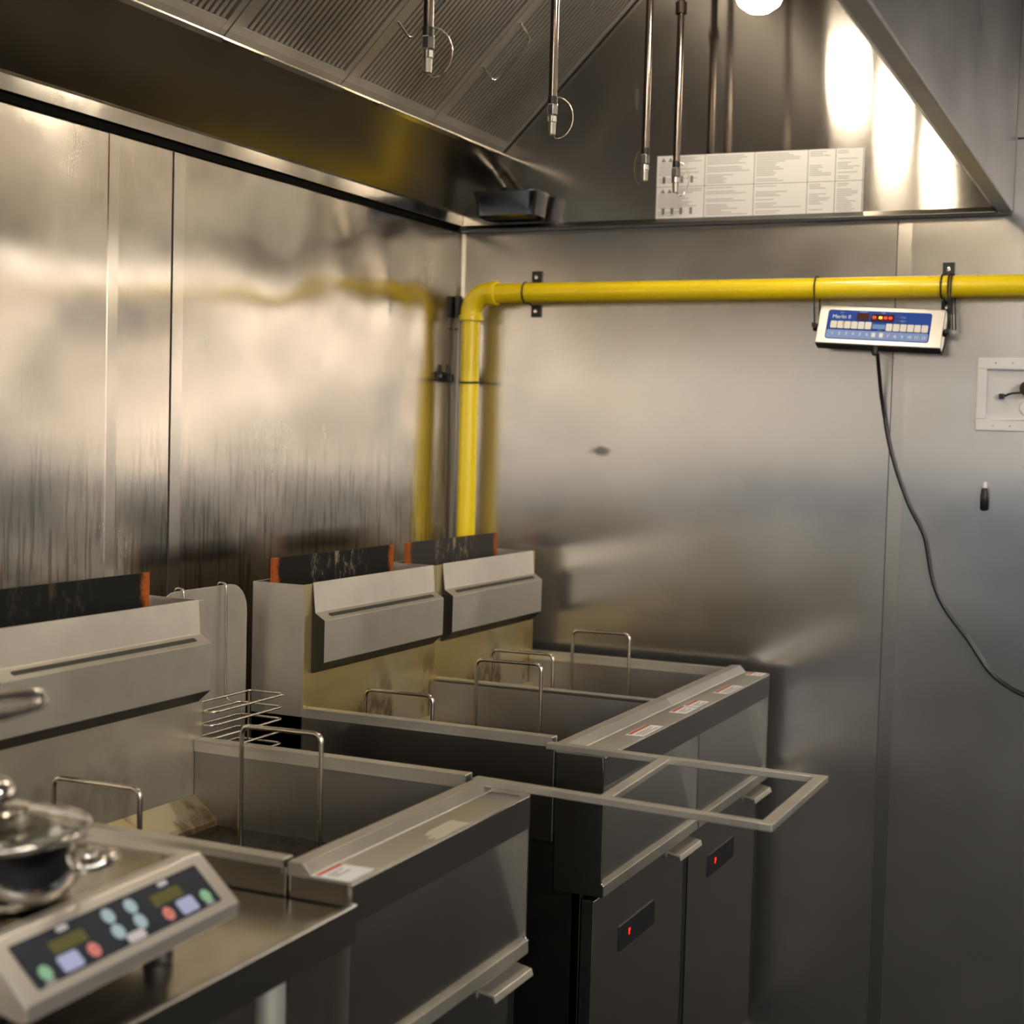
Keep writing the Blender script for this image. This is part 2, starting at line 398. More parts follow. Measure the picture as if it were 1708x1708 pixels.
# baffle filters, 45 degree slope: local s along slope, y across, n outward
def slope(s, y, nn):      # s from lower edge, nn out of the plane towards the cooking line
    q = math.sqrt(.5); return (.119+s*q+nn*q, y, 2.092+s*q-nn*q)
FL = .64
labels_f = ['grease filter nearest the end panel of the hood', 'grease filter second from the hood end panel', 'grease filter third from the hood end panel', 'grease filter fourth from the hood end panel, cut by the picture edge']
for i, (ya, yb) in enumerate(((-.392, -.026), (-.766, -.396), (-1.150, -.770), (-1.540, -1.154))):
    t = thing('baffle_filter', slope(0, (ya+yb)/2, 0), 'ribbed steel '+labels_f[i], 'filter', 'ribbed baffle filters in the hood')
    fb = MB()
    def sbox(mb, s0, s1, y0, y1, n0, n1):
        V = [mb.v(slope(s, y, nn)) for s in (s0, s1) for y in (y0, y1) for nn in (n0, n1)]
        for q in ((0, 1, 3, 2), (4, 6, 7, 5), (0, 4, 5, 1), (2, 3, 7, 6), (0, 2, 6, 4), (1, 5, 7, 3)): mb.f([V[k] for k in q])
    fw_ = .026
    sbox(fb, 0, FL, ya, ya+fw_, -.008, .006); sbox(fb, 0, FL, yb-fw_*.6, yb, -.008, .006)
    sbox(fb, 0, .02, ya+fw_, yb-fw_*.6, -.008, .0055); sbox(fb, FL-.02, FL, ya+fw_, yb-fw_*.6, -.008, .0055)
    fb.build('frame', FILTER, t, .0008)
    rb = MB(); y0, y1 = ya+fw_+.002, yb-fw_*.6-.002; nr = 21; pt = (y1-y0)/nr
    for k in range(nr):
        sbox(rb, .0205, FL-.0205, y0+k*pt, y0+k*pt+pt*.56, -.005, .004)
    sbox(rb, .0205, FL-.0205, y0, y1, -.008, -.0075)
    rb.build('baffle_ribs', FILTER, t)
    yh = ya+.013
    for (s0, s1) in ((.155, .275),):
        a, b = Vector(slope(s0, yh, .006)), Vector(slope(s1, yh, .006))
        d = Vector((.012, .032, -.030))
        MB().tube(rounded([a, a+d*.25, a+d, b+d, b+d*.25, b], .02, 6), 0.0028, 8).build('handle', CHROME, t, smooth=60)

# grease cup at the hood corner
cup = thing('grease_cup', (.165, -.07, 1.915), 'small dark metal grease cup hanging in the far corner under the hood', 'grease cup')
pr_ = lambda z, k: [(x, y, z) for x, y in round_rect(.086+k, .243-k, -.118+k, -.024-k*.2, .02)]
MB().loft([pr_(1.915, .012), pr_(1.921, .004), pr_(1.962, 0), pr_(1.972, -.004), pr_(1.976, -.004), pr_(1.976, .004), pr_(1.93, .012)]).build('cup', plain('dark_chrome', (.16, .16, .17), .2, 1), cup, smooth=40)
dtube = MB(); dtube.tube([(.115, -.070, 2.030), (.147, -.073, 1.988)], .0075, 14); dtube.build('drain_tube', WIRE, cup, smooth=40)

# instruction placard on the end panel
plc = thing('instruction_placard', (.742, -.0212, 1.91), 'white printed instruction placard in ten cells on the hood end panel', 'placard')
MB(Matrix(((1, 0, 0, 0), (0, 1, 0, 0), (-.009, 0, 1, .0067), (0, 0, 0, 1)))).box(.506, .978, -.0212, -.0201, 1.911, 2.052).build('sheet', PAPER, plc)
pk = MB(Matrix(((1, 0, 0, 0), (0, 1, 0, 0), (-.009, 0, 1, .0067), (0, 0, 0, 1)))); pk2 = MB(pk.M)
X0, X1, Z0, Z1 = .506, .978, 1.911, 2.052
def ink(mb, a, b, c, d): mb.box(X0+a*(X1-X0), X0+b*(X1-X0), -.02145, -.0211, Z1-d*(Z1-Z0), Z1-c*(Z1-Z0))
cols = [0, .242, .484, .739, .868, .995]
for c in cols[1:]: ink(pk2, c-.0015, c+.0015, 0, 1)
ink(pk2, 0, 1, .494, .502)
for c0, c1 in zip(cols, cols[1:]):
    for half in (0, 1):
        z = .03+.5*half
        while z < .46+.5*half:
            if random.random() < .80:
                L = random.uniform(.35, .95)*(c1-c0-.02)
                s0 = c0+.01
                if c0 == 0 and z < .12+.5*half: s0 = .10
                ink(pk, s0, s0+min(L, c1-s0-.01), z, z+.014)
            z += .030
for half in (0, .5):      # warning triangles and small drawings in the first cell
    for xx in (.02, .055):
        V = [(X0+a*(X1-X0), Z1-b*(Z1-Z0)) for a, b in ((xx, .10+half), (xx+.026, .10+half), (xx+.013, .03+half))]
        pk2.loft([[(x, -.0211, z) for x, z in V], [(x, -.02145, z) for x, z in V]])
    for xx in (.03, .075, .12, .17): ink(pk2, xx, xx+.014, .33+half, .44+half)
pk.build('fine_print', INK, plc); pk2.build('ruled_lines', INKD, plc)

# lamps under the hood
for i, y in enumerate((-.41, -.97, -1.78)):
    lb = 'glowing round globe lamp under the hood, the only one in view' if i == 0 else 'globe lamp further along the hood roof toward the camera'
    t = thing('globe_lamp', (.845, y, 2.30), lb, 'lamp', 'globe lamps under the hood')
    MB().lathe([(.0, 2.245), (.022, 2.249), (.040, 2.262), (.049, 2.282), (.051, 2.30), (.049, 2.325), (.042, 2.345)], (.845, y, 0), 28).build('globe', GLOBE, t, smooth=60)
    MB().lathe([(.046, 2.343), (.055, 2.346), (.055, 2.37), (.04, 2.39), (.018, 2.40), (.018, 2.596)], (.845, y, 0), 24).build('lamp_holder', STEEL_D, t, smooth=40)

# suppression nozzle drops
DROPS = [((.596, -1.304), 1.95, 1, 'hanging chrome nozzle pipe with a frayed wire loop, largest and nearest of the four'),
         ((.588, -.815), 1.95, 1, 'hanging chrome nozzle pipe second nearest, its loop in front of the dark hood panel'),
         ((.580, -.305), 1.95, -1, 'hanging chrome nozzle pipe third along, its tip just left of the white placard'),
         ((.592, -.138), 1.95, 1, 'hanging chrome nozzle pipe farthest along, its tip in front of the white placard')]
for i, ((x, y), z, sg, lb) in enumerate(DROPS):
    t = thing('nozzle_pipe', (x, y, z), lb, 'nozzle pipe', 'fire suppression nozzle pipes hanging under the hood')
    MB().tube([(x, y, z+.062), (x, y, 2.596)], .0078, 14).build('pipe', PIPE_ST, t, smooth=40)
    MB().lathe([(.0086, z+.055), (.0086, z+.068)], (x, y, 0), 14).build('dark_collar', BLACKM, t, smooth=40)
    MB().lathe([(.0095, z+.034), (.0105, z+.036), (.0105, z+.053), (.0095, z+.055)], (x, y, 0), 6).build('hex_nut', CHROME, t, .0006)
    MB().lathe([(.0075, z+.022), (.0085, z+.023), (.0085, z+.033), (.0075, z+.034)], (x, y, 0), 18).build('sleeve', CHROME, t, smooth=40)
    MB().lathe([(.0045, z), (.0068, z+.001), (.0072, z+.022)], (x, y, 0), 18).build('nozzle_tip', plain('nickel', (.62, .60, .55), .3, 1), t, smooth=40)
    pts = [(x+.004*sg, y, z+.067)]
    Rr = .031 if i < 2 else .02
    for k in range(13):
        a = R(80-175*k/12)
        pts.append((x+sg*(.008+Rr*max(0, math.cos(a))*.95), y+.008*math.cos(a), z+.030+.037*math.sin(a)))
    pts.append((x+sg*.003, y, z))
    MB().tube(pts, .0011, 6).build('wire_loop', WIRE, t, smooth=60)
    if i == 3:
        MB().lathe([(.0095, 2.335), (.0125, 2.337), (.0125, 2.362), (.0095, 2.364)], (x, y, 0), 18).build('coupling', PIPE_ST, t, smooth=40)

# ------------------------------------------------------------------ gas pipe and its fixings
gp = thing('gas_pipe', (.06, -.058, .3), 'yellow painted gas pipe running along the wall and down the corner', 'pipe')
PZ, PY, PX, PR = 1.7453, -.058, .060, .0228
MB().tube([(PX+.055, PY, PZ), (3.2, PY, PZ)], PR, 28).build('horizontal_pipe', YELLOW, gp, smooth=40)
MB().tube([(PX, PY, .3), (PX, PY, PZ-.055)], PR, 28).build('vertical_pipe', YELLOW, gp, smooth=40)
arc = [(PX, PY, PZ-.062), (PX, PY, PZ-.048)]+[(PX+.048-.048*math.cos(R(a)), PY, PZ-.048+.048*math.sin(R(a))) for a in range(10, 91, 10)]+[(PX+.062, PY, PZ)]
MB().tube(arc, .0262, 28).build('elbow', YELLOW, gp, smooth=40)
MB().tube([(PX, PY, PZ-.066), (PX, PY, PZ-.052)], .0292, 28).build('elbow_collar', YELLOW, gp, .002, smooth=40)
MB().tube([(PX+.052, PY, PZ), (PX+.068, PY, PZ)], .0292, 28).build('elbow_collar', YELLOW, gp, .002, smooth=40)
def bracket(x, label, two=True):
    t = thing('pipe_bracket', (x, -.003, PZ), label, 'bracket', 'black pipe brackets')
    def tab(z0, z1):
        MB().box(x-.0125, x+.0125, -.006, -.0005, z0, z1).build('tab', BLACKM, t, .001)
        MB().lathe([(.0001, -.0085), (.0045, -.0082), (.005, -.0061), (.005, -.0055)], (x, 0, (z0+z1)/2), 12, 'y').build('screw', CHROME, t, smooth=40)
    tab(PZ+.027, PZ+.056); tab(PZ-.053, PZ-.024)
    pts = []
    for a in range(-120, 121, 15):
        pts.append((x-.003, PY-(PR+.0022)*math.cos(R(a)), PZ+(PR+.0022)*math.sin(R(a))))
    pts = [(x-.003, -.004, PZ-.030)]+pts+[(x-.003, -.004, PZ+.030)]
    MB().tube(pts, .0020, 8).build('strap', BLACKM, t, smooth=60)
bracket(.2055, 'black bracket screwed above and below the yellow pipe near its elbow')
bracket(1.162, 'black bracket on the yellow pipe above the right end of the blue timer')
t = thing('pipe_bracket', (.002, -.06, 1.54), 'black bracket on the corner wall holding the vertical yellow pipe', 'bracket', 'black pipe brackets')
MB().box(.0005, .006, -.118, -.084, 1.535, 1.556).build('tab', BLACKM, t, .001)
MB().lathe([(.0001, .0085), (.0045, .0082), (.005, .0061), (.005, .0055)], (0, -.105, 1.546), 12, 'x').build('screw', CHROME, t, smooth=40)
MB().box(.001, .026, -.086, -.070, 1.532, 1.552).build('clip', BLACKM, t, .003)
MB().prism_y([(.004, 1.552), (.020, 1.552), (.014, 1.575), (.008, 1.575)], -.082, -.074).build('clip_spring', BLACKM, t, .001)
MB().tube([(PX+(PR+.002)*math.cos(R(a)), PY+(PR+.002)*math.sin(R(a)), 1.5335+.0015*math.sin(R(a))) for a in range(0, 360, 15)], .0024, 8, closed=True).build('strap', BLACKM, t, smooth=60)
# slim conduit in the corner
t = thing('corner_conduit', (.008, -.032, .9), 'slim grey conduit with painted shade at its top running down the wall corner beside the yellow pipe', 'conduit')
MB().tube([(.008, -.034, .85), (.008, -.034, 1.735)], .0042, 10).build('conduit_tube', plain('grey_pvc', (.30, .29, .26), .5), t, smooth=40)
MB().tube([(.010, -.030, 1.690), (.010, -.030, 1.742)], .0095, 12).build('opening_shade', BLACKM, t, smooth=40)  # black piece painted for the shadowed opening at the conduit top
MB().tube([(.008, -.034, 1.660), (.008, -.034, 1.664)], .0055, 10).build('clip_band', BLACKM, t)

# ------------------------------------------------------------------ fryer timer hung from the pipe
tr = (R(-20), R(2.8), 0)
tm = thing('fryer_timer', (1.034, -.070, 1.6625), 'blue faced electronic fryer timer hanging under the yellow pipe', 'timer', rot=tr, local=True)
tm.rotation_mode = 'XYZ'
W2, H2 = .1325, .044
MB().box(-W2, W2, 0, .030, -H2, H2).build('housing', steel('timer_steel', (.62, .60, .56), .3, (2, 2, 80))[0], tm, .0015)
MB().prism_y(round_rect(-.113, .106, -.0335, .0335, .006), -.0012, .0005).build('face_panel', BLUE, tm)
MB().prism_y(round_rect(-.111, .104, -.0325, -.013, .004), -.0018, -.0011).build('label_strip', BLUEL, tm)
def face(name, mat, x0, x1, z0, z1, d=.003, par=tm, r=.001): return MB().prism_y(round_rect(x0, x1, z0, z1, r), -d, -.001).build(name, mat, par)
d1 = face('product_display', MAROON, -.050, -.025, .011, .027)
d2 = face('time_display', MAROON, -.020, .028, .0095, .026)
for k, xx in enumerate((-.013, .0, .0105, .021)):
    MB().prism_y(round_rect(xx-.0035, xx+.0035, .0155, .0205, .0015), -.0036, -.0029).build('lit_digit', LEDO if k == 1 else LED, d2)
for k in range(6):
    x = -.104+k*.0148; face('button', CREAM, x, x+.0132, -.010, .0065, .004, r=.002)
    x = .0145+k*.0148; face('button', CREAM, x, x+.0132, -.012, .0045, .004, r=.002)
face('centre_key', plain('key_blue', (.10, .25, .60), .4), -.0145, .0125, -.008, .0025, .0025)
face('logo_plate', BLUEL, -.0035, .006, -.010, -.0095, .002)
for zz in (.021, .0125): face('indicator', BLACK, .034, .039, zz-.002, zz+.002, .0025, r=.0015)
MT = lambda x, z, y=-.0022: Matrix.Translation((x, y, z)) @ Matrix.Rotation(R(90), 4, 'X')
TXT = plain('lettering_white', (.80, .82, .84), .5); TXB = plain('lettering_sky', (.30, .50, .80), .5)
text_mesh('lettering', 'Merlin II', .0118, MT(-.083, .0175, -.0014), TXT, tm)
text_mesh('lettering', 'FAST.', .0040, MT(-.083, .0275, -.0014), TXB, tm)
text_mesh('lettering', 'PRODUCT', .0038, MT(-.0375, .0300, -.0014), TXB, tm)
text_mesh('lettering', 'TIME', .0038, MT(.004, .0295, -.0014), TXB, tm)
text_mesh('lettering', 'COOK', .0042, MT(.047, .021, -.0014), TXB, tm)
text_mesh('lettering', 'HOLD', .0042, MT(.047, .0125, -.0014), TXB, tm)
for k in range(6):
    text_mesh('lettering', str(k+1), .0095, MT(-.0975+k*.0148, -.0215, -.0020), TXT, tm)
    text_mesh('lettering', str(k+7), .0095, MT(.021+k*.0148, -.0235, -.0020), TXT, tm)
for xx in (-.0095, .0065): MB().prism_y(round_rect(xx-.004, xx+.004, -.027, -.017, .002), -.0024, -.0017).build('label_patch', STICK, tm)
MB().prism_y([(-.079, .004), (-.076, .0055), (-.0775, .001), (-.0765, -.005), (-.079, -.0015)], -.0044, -.0039).build('orange_mark', plain('mark_orange', (.75, .40, .03), .5), tm)
MB().box(-W2+.001, W2-.001, .001, .029, -H2-.001, -H2+.0005).build('underside', BLACK, tm)
for s in (-1, 1):
    MB().lathe([(.007, s*W2), (.0085, s*(W2+.002)), (.0085, s*(W2+.010)), (.005, s*(W2+.012))], (0, .012, -.004), 16, 'x').build('side_knob', BLACK, tm, smooth=40)
MB().lathe([(.0055, -H2-.018), (.008, -H2-.010), (.008, -H2-.001)], (-.003, .010, 0), 14).build('cable_gland', BLACK, tm, smooth=40)
# cord
cp = [(1.0305, -.062, 1.604), (1.0318, -.050, 1.575), (1.033, -.02, 1.52), (1.0385, -.008, 1.4785), (1.0480, -.0068, 1.428), (1.0607, -.006, 1.3817), (1.080, -.006, 1.327), (1.1033, -.006, 1.273), (1.125, -.007, 1.238), (1.1360, -.008, 1.2150), (1.145, -.006, 1.170), (1.1536, -.006, 1.1268), (1.169, -.007, 1.088), (1.1878, -.008, 1.0581), (1.2100, -.008, 1.030), (1.2336, -.008, 1.0036), (1.256, -.008, .970), (1.2795, -.007, .9369), (1.312, -.006, .912), (1.3518, -.006, .8927), (1.45, -.006, .87), (1.60, -.006, .89)]
tag(MB().tube(rounded(cp, .03, 4), .0043, 10).build('power_cord', RUB, None, smooth=60), 'black power cord drooping from the blue timer down the right wall', 'cord')
def tie(x, kx, kz, label, double):
    t = thing('cable_tie', (x, PY, PZ), label, 'cable tie', 'black cable ties holding the timer')
    for k in range(2 if double else 1):
        o = .006*k
        top = [(x+o, PY-(PR+.004)*math.cos(R(a)), PZ+(PR+.004)*math.sin(R(a))) for a in range(-10, 191, 15)]
        loop = [(kx+o*.5, -.075, kz)]+top+[(kx+.004+o, -.046, kz+.006)]
        MB().tube(loop, .0017, 6).build('strap', BLACK, t, smooth=60)
    if double: MB().tube([(kx+.001, -.078, kz), (kx-.004, -.080, kz-.022), (kx-.012, -.080, kz-.048)], .0017, 6).build('loose_tail', BLACK, t, smooth=60)
    MB().box(kx-.004, kx+.004, -.086, -.074, kz-.004, kz+.006).build('tie_head', BLACK, t, .001)
tie(.894, .896, 1.664, 'thin black cable tie from the pipe to the left end of the blue timer', False)
tie(1.174, 1.1775, 1.649, 'doubled black cable tie with a loose tail at the right end of the blue timer', True)

# white recessed outlet box
ob = thing('outlet_box', (1.31, -.002, 1.523), 'white recessed outlet box cut by the right edge of the picture', 'outlet box')
bx0, bx1, bz0, bz1 = 1.2315, 1.4215, 1.4468, 1.600
n = MB()
for a in ((bx0, bx1, bz0, bz0+.024), (bx0, bx1, bz1-.024, bz1), (bx0, bx0+.019, bz0+.024, bz1-.024), (bx1-.019, bx1, bz0+.024, bz1-.024)): n.box(a[0], a[1], -.014, -.0005, a[2], a[3])
n.build('frame', WHITE, ob, .002)
MB().box(bx0+.019, bx1-.019, -.004, -.0005, bz0+.024, bz1-.024).build('back_plate', plain('white_plate', (.70, .69, .68), .5), ob)
for xx in (bx0+.036, bx0+.070, bx0+.12):
    for zz in (bz0+.011, bz1-.011): MB().lathe([(.0001, -.0152), (.0018, -.015), (.0018, -.013)], (xx, 0, zz), 8, 'y').build('screw', CHROME, ob)
MB().lathe([(.0001, -.008), (.016, -.008), (.018, -.004)], (1.335, 0, 1.497), 24, 'y').build('socket', WHITE, ob, smooth=40)
plug = thing('plug_cable', (1.33, -.02, 1.535), 'black plug with a short cable inside the white outlet box', 'plug')
MB().box(1.276, 1.287, -.015, -.005, 1.514, 1.525).build('connector', plain('connector_blue_black', (.01, .015, .03), .4), plug, .001)
MB().tube(rounded([(1.287, -.010, 1.520), (1.300, -.014, 1.526), (1.32, -.02, 1.527), (1.336, -.024, 1.530)], .01), .0022, 8).build('lead', RUB, plug, smooth=60)
MB().lathe([(.004, -.032), (.014, -.030), (.016, -.02), (.016, -.010), (.012, -.005)], (1.333, 0, 1.536), 16, 'y').build('plug_body', BLACK, plug, smooth=40)
# small black marker on the wall
mk = thing('marker_pen', (1.2555, -.012, 1.276), 'small black marker with a white tip clinging to the right wall', 'marker')
MB().lathe([(.005, 1.278), (.0085, 1.281), (.0088, 1.308), (.0075, 1.322), (.0055, 1.326)], (1.2555, -.0095, 0), 16).build('body', BLACK, mk, smooth=50)
MB().lathe([(.005, 1.3255), (.0055, 1.328), (.005, 1.336), (.003, 1.339)], (1.2555, -.0095, 0), 14).build('white_tip', WHITE, mk, smooth=50)

# ------------------------------------------------------------------ fryers
XF, XB = .824, .25
def cell_label(par, y0, x0, x1, L, mat_torn=False):
    yA, yB = y0, y0+L
    s = MB().prism_z([(x0, yA), (x0, yB), (x1, yB+.002), (x1, yA+.002)], .9002, .9008).build('warning_label', STICK, par)
    s['label'] = 'white warning label with a red band'
    MB().prism_z([(x0+.002, yA+.004), (x0+.002, yB-.002), (x0+.0085, yB-.002), (x0+.0085, yA+.004)], .9007, .9011).build('red_band', RED, s)
    n = MB()
    for k in range(3):
        xx = x0+.015+k*.005; n.prism_z([(xx, yA+.010), (xx, yB-.015-.02*(k % 2)), (xx+.0018, yB-.015-.02*(k % 2)), (xx+.0018, yA+.010)], .9007, .9010)
    n.build('fine_print', INKD, s)
def fryer(y0, key, label):
    y1 = y0+.498
    t = thing('deep_fryer', ((XF)/2, (y0+y1)/2, 0), label, 'fryer', 'steel deep fryers along the wall')
    yc = (y0+y1)/2
    wall = OILY_A if key == 'A' else OILY_B
    # legs
    for xx in (.22, .74):
        for yy in (y0+.05, y1-.05):
            MB().lathe([(.024, 0), (.026, .008), (.026, .018), (.016, .026), (.016, .075), (.022, .08), (.022, .115)], (xx, yy, 0), 16).build('leg', CHROME, t, smooth=40)
    # cabinet: sides, bottom, back
    n = MB(); n.box(.15, .785, y0+.006, y0+.009, .10, .76); n.box(.15, .785, y1-.009, y1-.006, .10, .76); n.box(.15, .785, y0+.009, y1-.009, .10, .104); n.box(.15, .154, y0+.009, y1-.009, .104, .76)
    n.box(.770, .7855, y0+.006, y0+.022, .104, .72); n.box(.770, .7855, y1-.022, y1-.006, .104, .72)
    n.build('cabinet', STEEL_D if key == 'B' else STEEL_F, t, .0008)
    # side cover plates
    for ya, yb in ((y0, y0+.003), (y1-.003, y1)):
        MB().box(.14, .735, ya, yb, .747, .905).build('side_cover', STEEL_F, t, .0012)
    # flue: open topped riser
    n = MB()
    n.box(.14, .143, y0, y1, .74, 1.1385); n.box(.143, XB-.002, y0, y0+.002, .74, 1.1385); n.box(.143, XB-.002, y1-.002, y1, .74, 1.1385)
    n.build('flue', STEEL, t, .0006)
    MB().box(XB-.002, XB, y0, y1, .80, 1.139).build('flue_front', wall, t, .0006)
    MB().box(.145, XB-.003, y0+.004, y1-.004, 1.06, 1.065).build('flue_throat', BLACKM, t)
    MB().box(.158, .163, y0+.028, y1-.026, 1.064, 1.179).build('flue_baffle', {'A': BAFFLE, 'B': BAFFLE_B, 'C': BAFFLE_C}[key], t)['label'] = 'burnt black flue plate with rusty ends'
    # basket hanger
    ya, yb = y0+.024, y1-.018
    hg = MB().prism_y([(XB+.0002, 1.141), (XB+.0025, 1.1415), (.2575, 1.088), (.2775, 1.0755), (.278, 1.0745), (.2775, 1.000), (.2762, .9985), (XB+.0002, 1.0)], ya, yb).build('basket_hanger', STEEL, t, .0008)
    MB().prism_y([(.2776, .9995), (.2548, .9795), (XB+.0002, .9795), (XB+.0002, .9990), (.2762, .9990)], ya, yb).build('drip_return', HANGER_SHADE, hg)  # return face coloured black for the shade beneath the hanger
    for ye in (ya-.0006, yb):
        MB().prism_y([(XB+.0004, 1.139), (.2572, 1.087), (.2768, 1.0748), (.2768, 1.0005), (.2545, .9805), (XB+.0004, .9805)], ye, ye+.0006).build('end_shade', HANGER_SHADE, hg)  # black plate painted as the shade of the hanger's open end
    M_ = Matrix.Translation((.2675, 0, 1.0818)) @ Matrix.Rotation(R(32), 4, 'Y')
    s = MB(M_); s.prism_z(round_rect(-.0042, .0042, ya+.03, yb-.026, .004), -.0003, .0004); s.build('slot', DARKSLOT, hg)
    # tank: open box with sloped rear ledge
    n = MB(); a, b, c, d = .2515, .742, y0+.020, y1-.020
    def quadbox(x0, x1, yA, yB, z0, z1): n.box(x0, x1, yA, yB, z0, z1)
    quadbox(a, b, c-.003, c, .70, .902); quadbox(a, b, d, d+.003, .70, .902); quadbox(b, b+.003, c-.003, d+.003, .70, .902); quadbox(a, b, c, d, .697, .70)
    n.build('tank', TANK, t)
    MB().prism_y([(a, .832), (a, .70), (.296, .70), (.296, .797), (.292, .802)], c, d).build('rear_ledge', OILY_B, t, .001)
    MB().box(.2962, b-.0002, c+.0002, d-.0002, .775, .788).build('oil', OIL, t)
    # rims
    MB().prism_y([(.736, .896), (.736, .9125), (.757, .9135), (.7695, .9005), (.7695, .896)], y0+.001, y1-.001).build('front_rim', STEEL, t, .0012)
    zt = {'A': .914, 'B': .914, 'C': .906}[key]
    for k, (ya2, yb2) in enumerate(((y0-.000, y0+.022), (y1-.022, y1))):
        if key == 'B' and k == 1: continue
        z2 = zt+(.006 if (key == 'A' and k == 1) or (key == 'B' and k == 0) else 0)
        xr = .730
        n = MB(); n.box(.2505, xr, ya2, yb2, z2-.0022, z2); n.box(.2505, xr, ya2, ya2+.002, z2-.020, z2-.0022); n.box(.2505, xr, yb2-.002, yb2, z2-.028, z2-.0022)
        n.build('side_strip', STEEL, t, .0008)
    # front shelf head with recessed slanting panel
    MB().prism_y([(.7697, .8985), (.7697, .900), (XF-.0015, .900), (XF, .8988), (XF, .8972), (.7697, .8965)], y0, y1).build('shelf', STEEL, t, .0005)
    MB().box(XF-.003, XF, y0, y1, .850, .8971).build('shelf_lip', STEEL_F, t, .0006)
    cheek = [(.740, .8975), (XF-.0032, .8975), (XF-.0002, .850), (XF, .690), (.8278, .688), (.8285, .670), (.8265, .6675), (.740, .6675)]
    for ya2, yb2, nm in ((y0, y0+.003, 'cheek'), (y1-.003, y1, 'cheek')):
        MB().prism_y(cheek, ya2, yb2).build(nm, STEEL_F, t, .0014)
    MB().prism_y([(.791, .858), (.818, .692), (.815, .690), (.788, .858)], y0+.003, y1-.003).build('front_panel', STEEL_F, t)
    MB().prism_y([(.812, .693), (.8275, .688), (.8285, .670), (.8265, .667), (.790, .667), (.790, .690)], y0+.0031, y1-.0031).build('drip_ledge', STEEL, t, .001)
    # door
    dr = MB().box(.788, .809, y0+.006, y1-.026, .135, .658).build('door', STEEL_F, t, .001)
    MB().prism_y([(.809, .650), (.812, .655), (.837, .650), (.840, .640), (.837, .639), (.834, .646), (.812, .650), (.8092, .640)], y1-.132, y1-.008).build('handle', STEEL, dr, .0008)
    ds = MB().prism_x(round_rect(y0+.128, y0+.306, .537, .581, .003), .8088, .8112).build('control_display', BLACK, dr, .0006)
    MB().prism_x([(y0+.1725, .555), (y0+.1755, .555), (y0+.180, .566), (y0+.1715, .566)], .811, .8118).build('red_indicator', LED, ds)
    MB().box(.800, .8095, y1-.024, y1-.006, .135, .655).build('door_post', STEEL_D, t, .0008)
    if key == 'A':
        cell_label(t, -1.862, .770, .818, .058)
        tl = MB().prism_z([(.793, -1.556), (.821, -1.557), (.822, -1.640), (.819, -1.652), (.815, -1.640), (.811, -1.655), (.806, -1.632), (.800, -1.640), (.795, -1.620)], .9002, .9007).build('torn_label', plain('torn_paper', (.52, .47, .37), .6), t)
        tl['label'] = 'torn remains of a label'
        MB().lathe([(.0035, 0), (.005, .004), (.003, .012)], (.262, y1-.012, .902), 10).build('brass_nub', plain('brass', (.75, .42, .04), .3, 1), t, smooth=50)
    if key == 'B': cell_label(t, -.888, .791, .822, .106); cell_label(t, -.640, .785, .818, .066)
    if key == 'C': cell_label(t, -.562, .787, .816, .070); cell_label(t, -.384, .791, .822, .110); cell_label(t, -.118, .783, .818, .044)
    # wire handled tube rack standing in the tank
    names = {'A': 'nearest', 'B': 'middle', 'C': 'far corner'}
    k = thing('tube_rack', (.45, yc, .788), {'A': 'pair of wire hoops of the rack in the fryer beside the counter', 'B': 'pair of wire hoops of the rack in the middle fryer', 'C': 'pair of wire hoops of the rack in the far corner fryer'}[key], 'rack', 'wire tube racks in the fryer tanks')
    n = MB()
    for q in range(9): n.tube([(.31, y0+.05+q*.05, .782), (.73, y0+.05+q*.05, .782)], .002, 6)
    for q in range(9): n.tube([(.31+q*.0525, y0+.05, .782), (.31+q*.0525, y0+.45, .782)], .002, 6)
    n.build('grid', WIRE, k)
    for yy, xa, xb, zz in ((y0+.112, *((.290, .4345) if key == 'A' else (.312, .450) if key == 'B' else (.326, .468)), .9355 if key == 'A' else .943 if key == 'B' else .957), (y0+.362 if key != 'B' else y0+.349, .420 if key != 'C' else .408, .556 if key != 'C' else .543, .978)):
        MB().tube(rounded([(xa, yy, .79), (xa, yy, zz), (xb, yy, zz+.002), (xb, yy, .79)], .014, 6), .0036, 10).build('wire_hoop', WIRE, k, smooth=60)
    return t
fryer(-1.862, 'A', 'nearest steel deep fryer, standing beside the counter with the induction cooker')
fryer(-1.069, 'B', 'middle steel deep fryer with a black side plate facing the gap')
fryer(-.569, 'C', 'far steel deep fryer standing in the corner against the right wall')

# rest frame bridging the gap
n = MB(); zf0, zf1 = .908, .918
def bar(mb, a, b, wdt, z0, z1):
    a, b = Vector(a), Vector(b); d = (b-a).normalized(); nn = Vector((-d.y, d.x))*wdt/2
    mb.prism_z([tuple(a+nn), tuple(a-nn), tuple(b-nn), tuple(b+nn)], z0, z1)
na0, na1 = (.742, -1.3795), (1.1945, -1.4165); fa0, fa1 = (.735, -1.0965), (1.1915, -1.1075)
bar(n, na0, na1, .018, zf0, zf1); bar(n, fa0, fa1, .018, zf0, zf1)
bar(n, (1.1855, -1.4255), (1.1825, -1.0985), .018, zf0+.0002, zf1+.0002); bar(n, (.949, -1.388), (.938, -1.110), .018, zf0+.0004, zf1-.0004)
n2 = n.build('rest_frame', STEEL, None, .001)
tag(n2, 'flat steel bar frame jutting out from the gap between the fryers', 'frame')
q = MB(); q.box(.771, .817, -1.386, -1.382, .9005, .9085); q.build('tab', STEEL, n2, .0006)
q = MB(); q.box(.771, .813, -1.075, -1.071, .9005, .9085); q.build('tab', STEEL, n2, .0006)

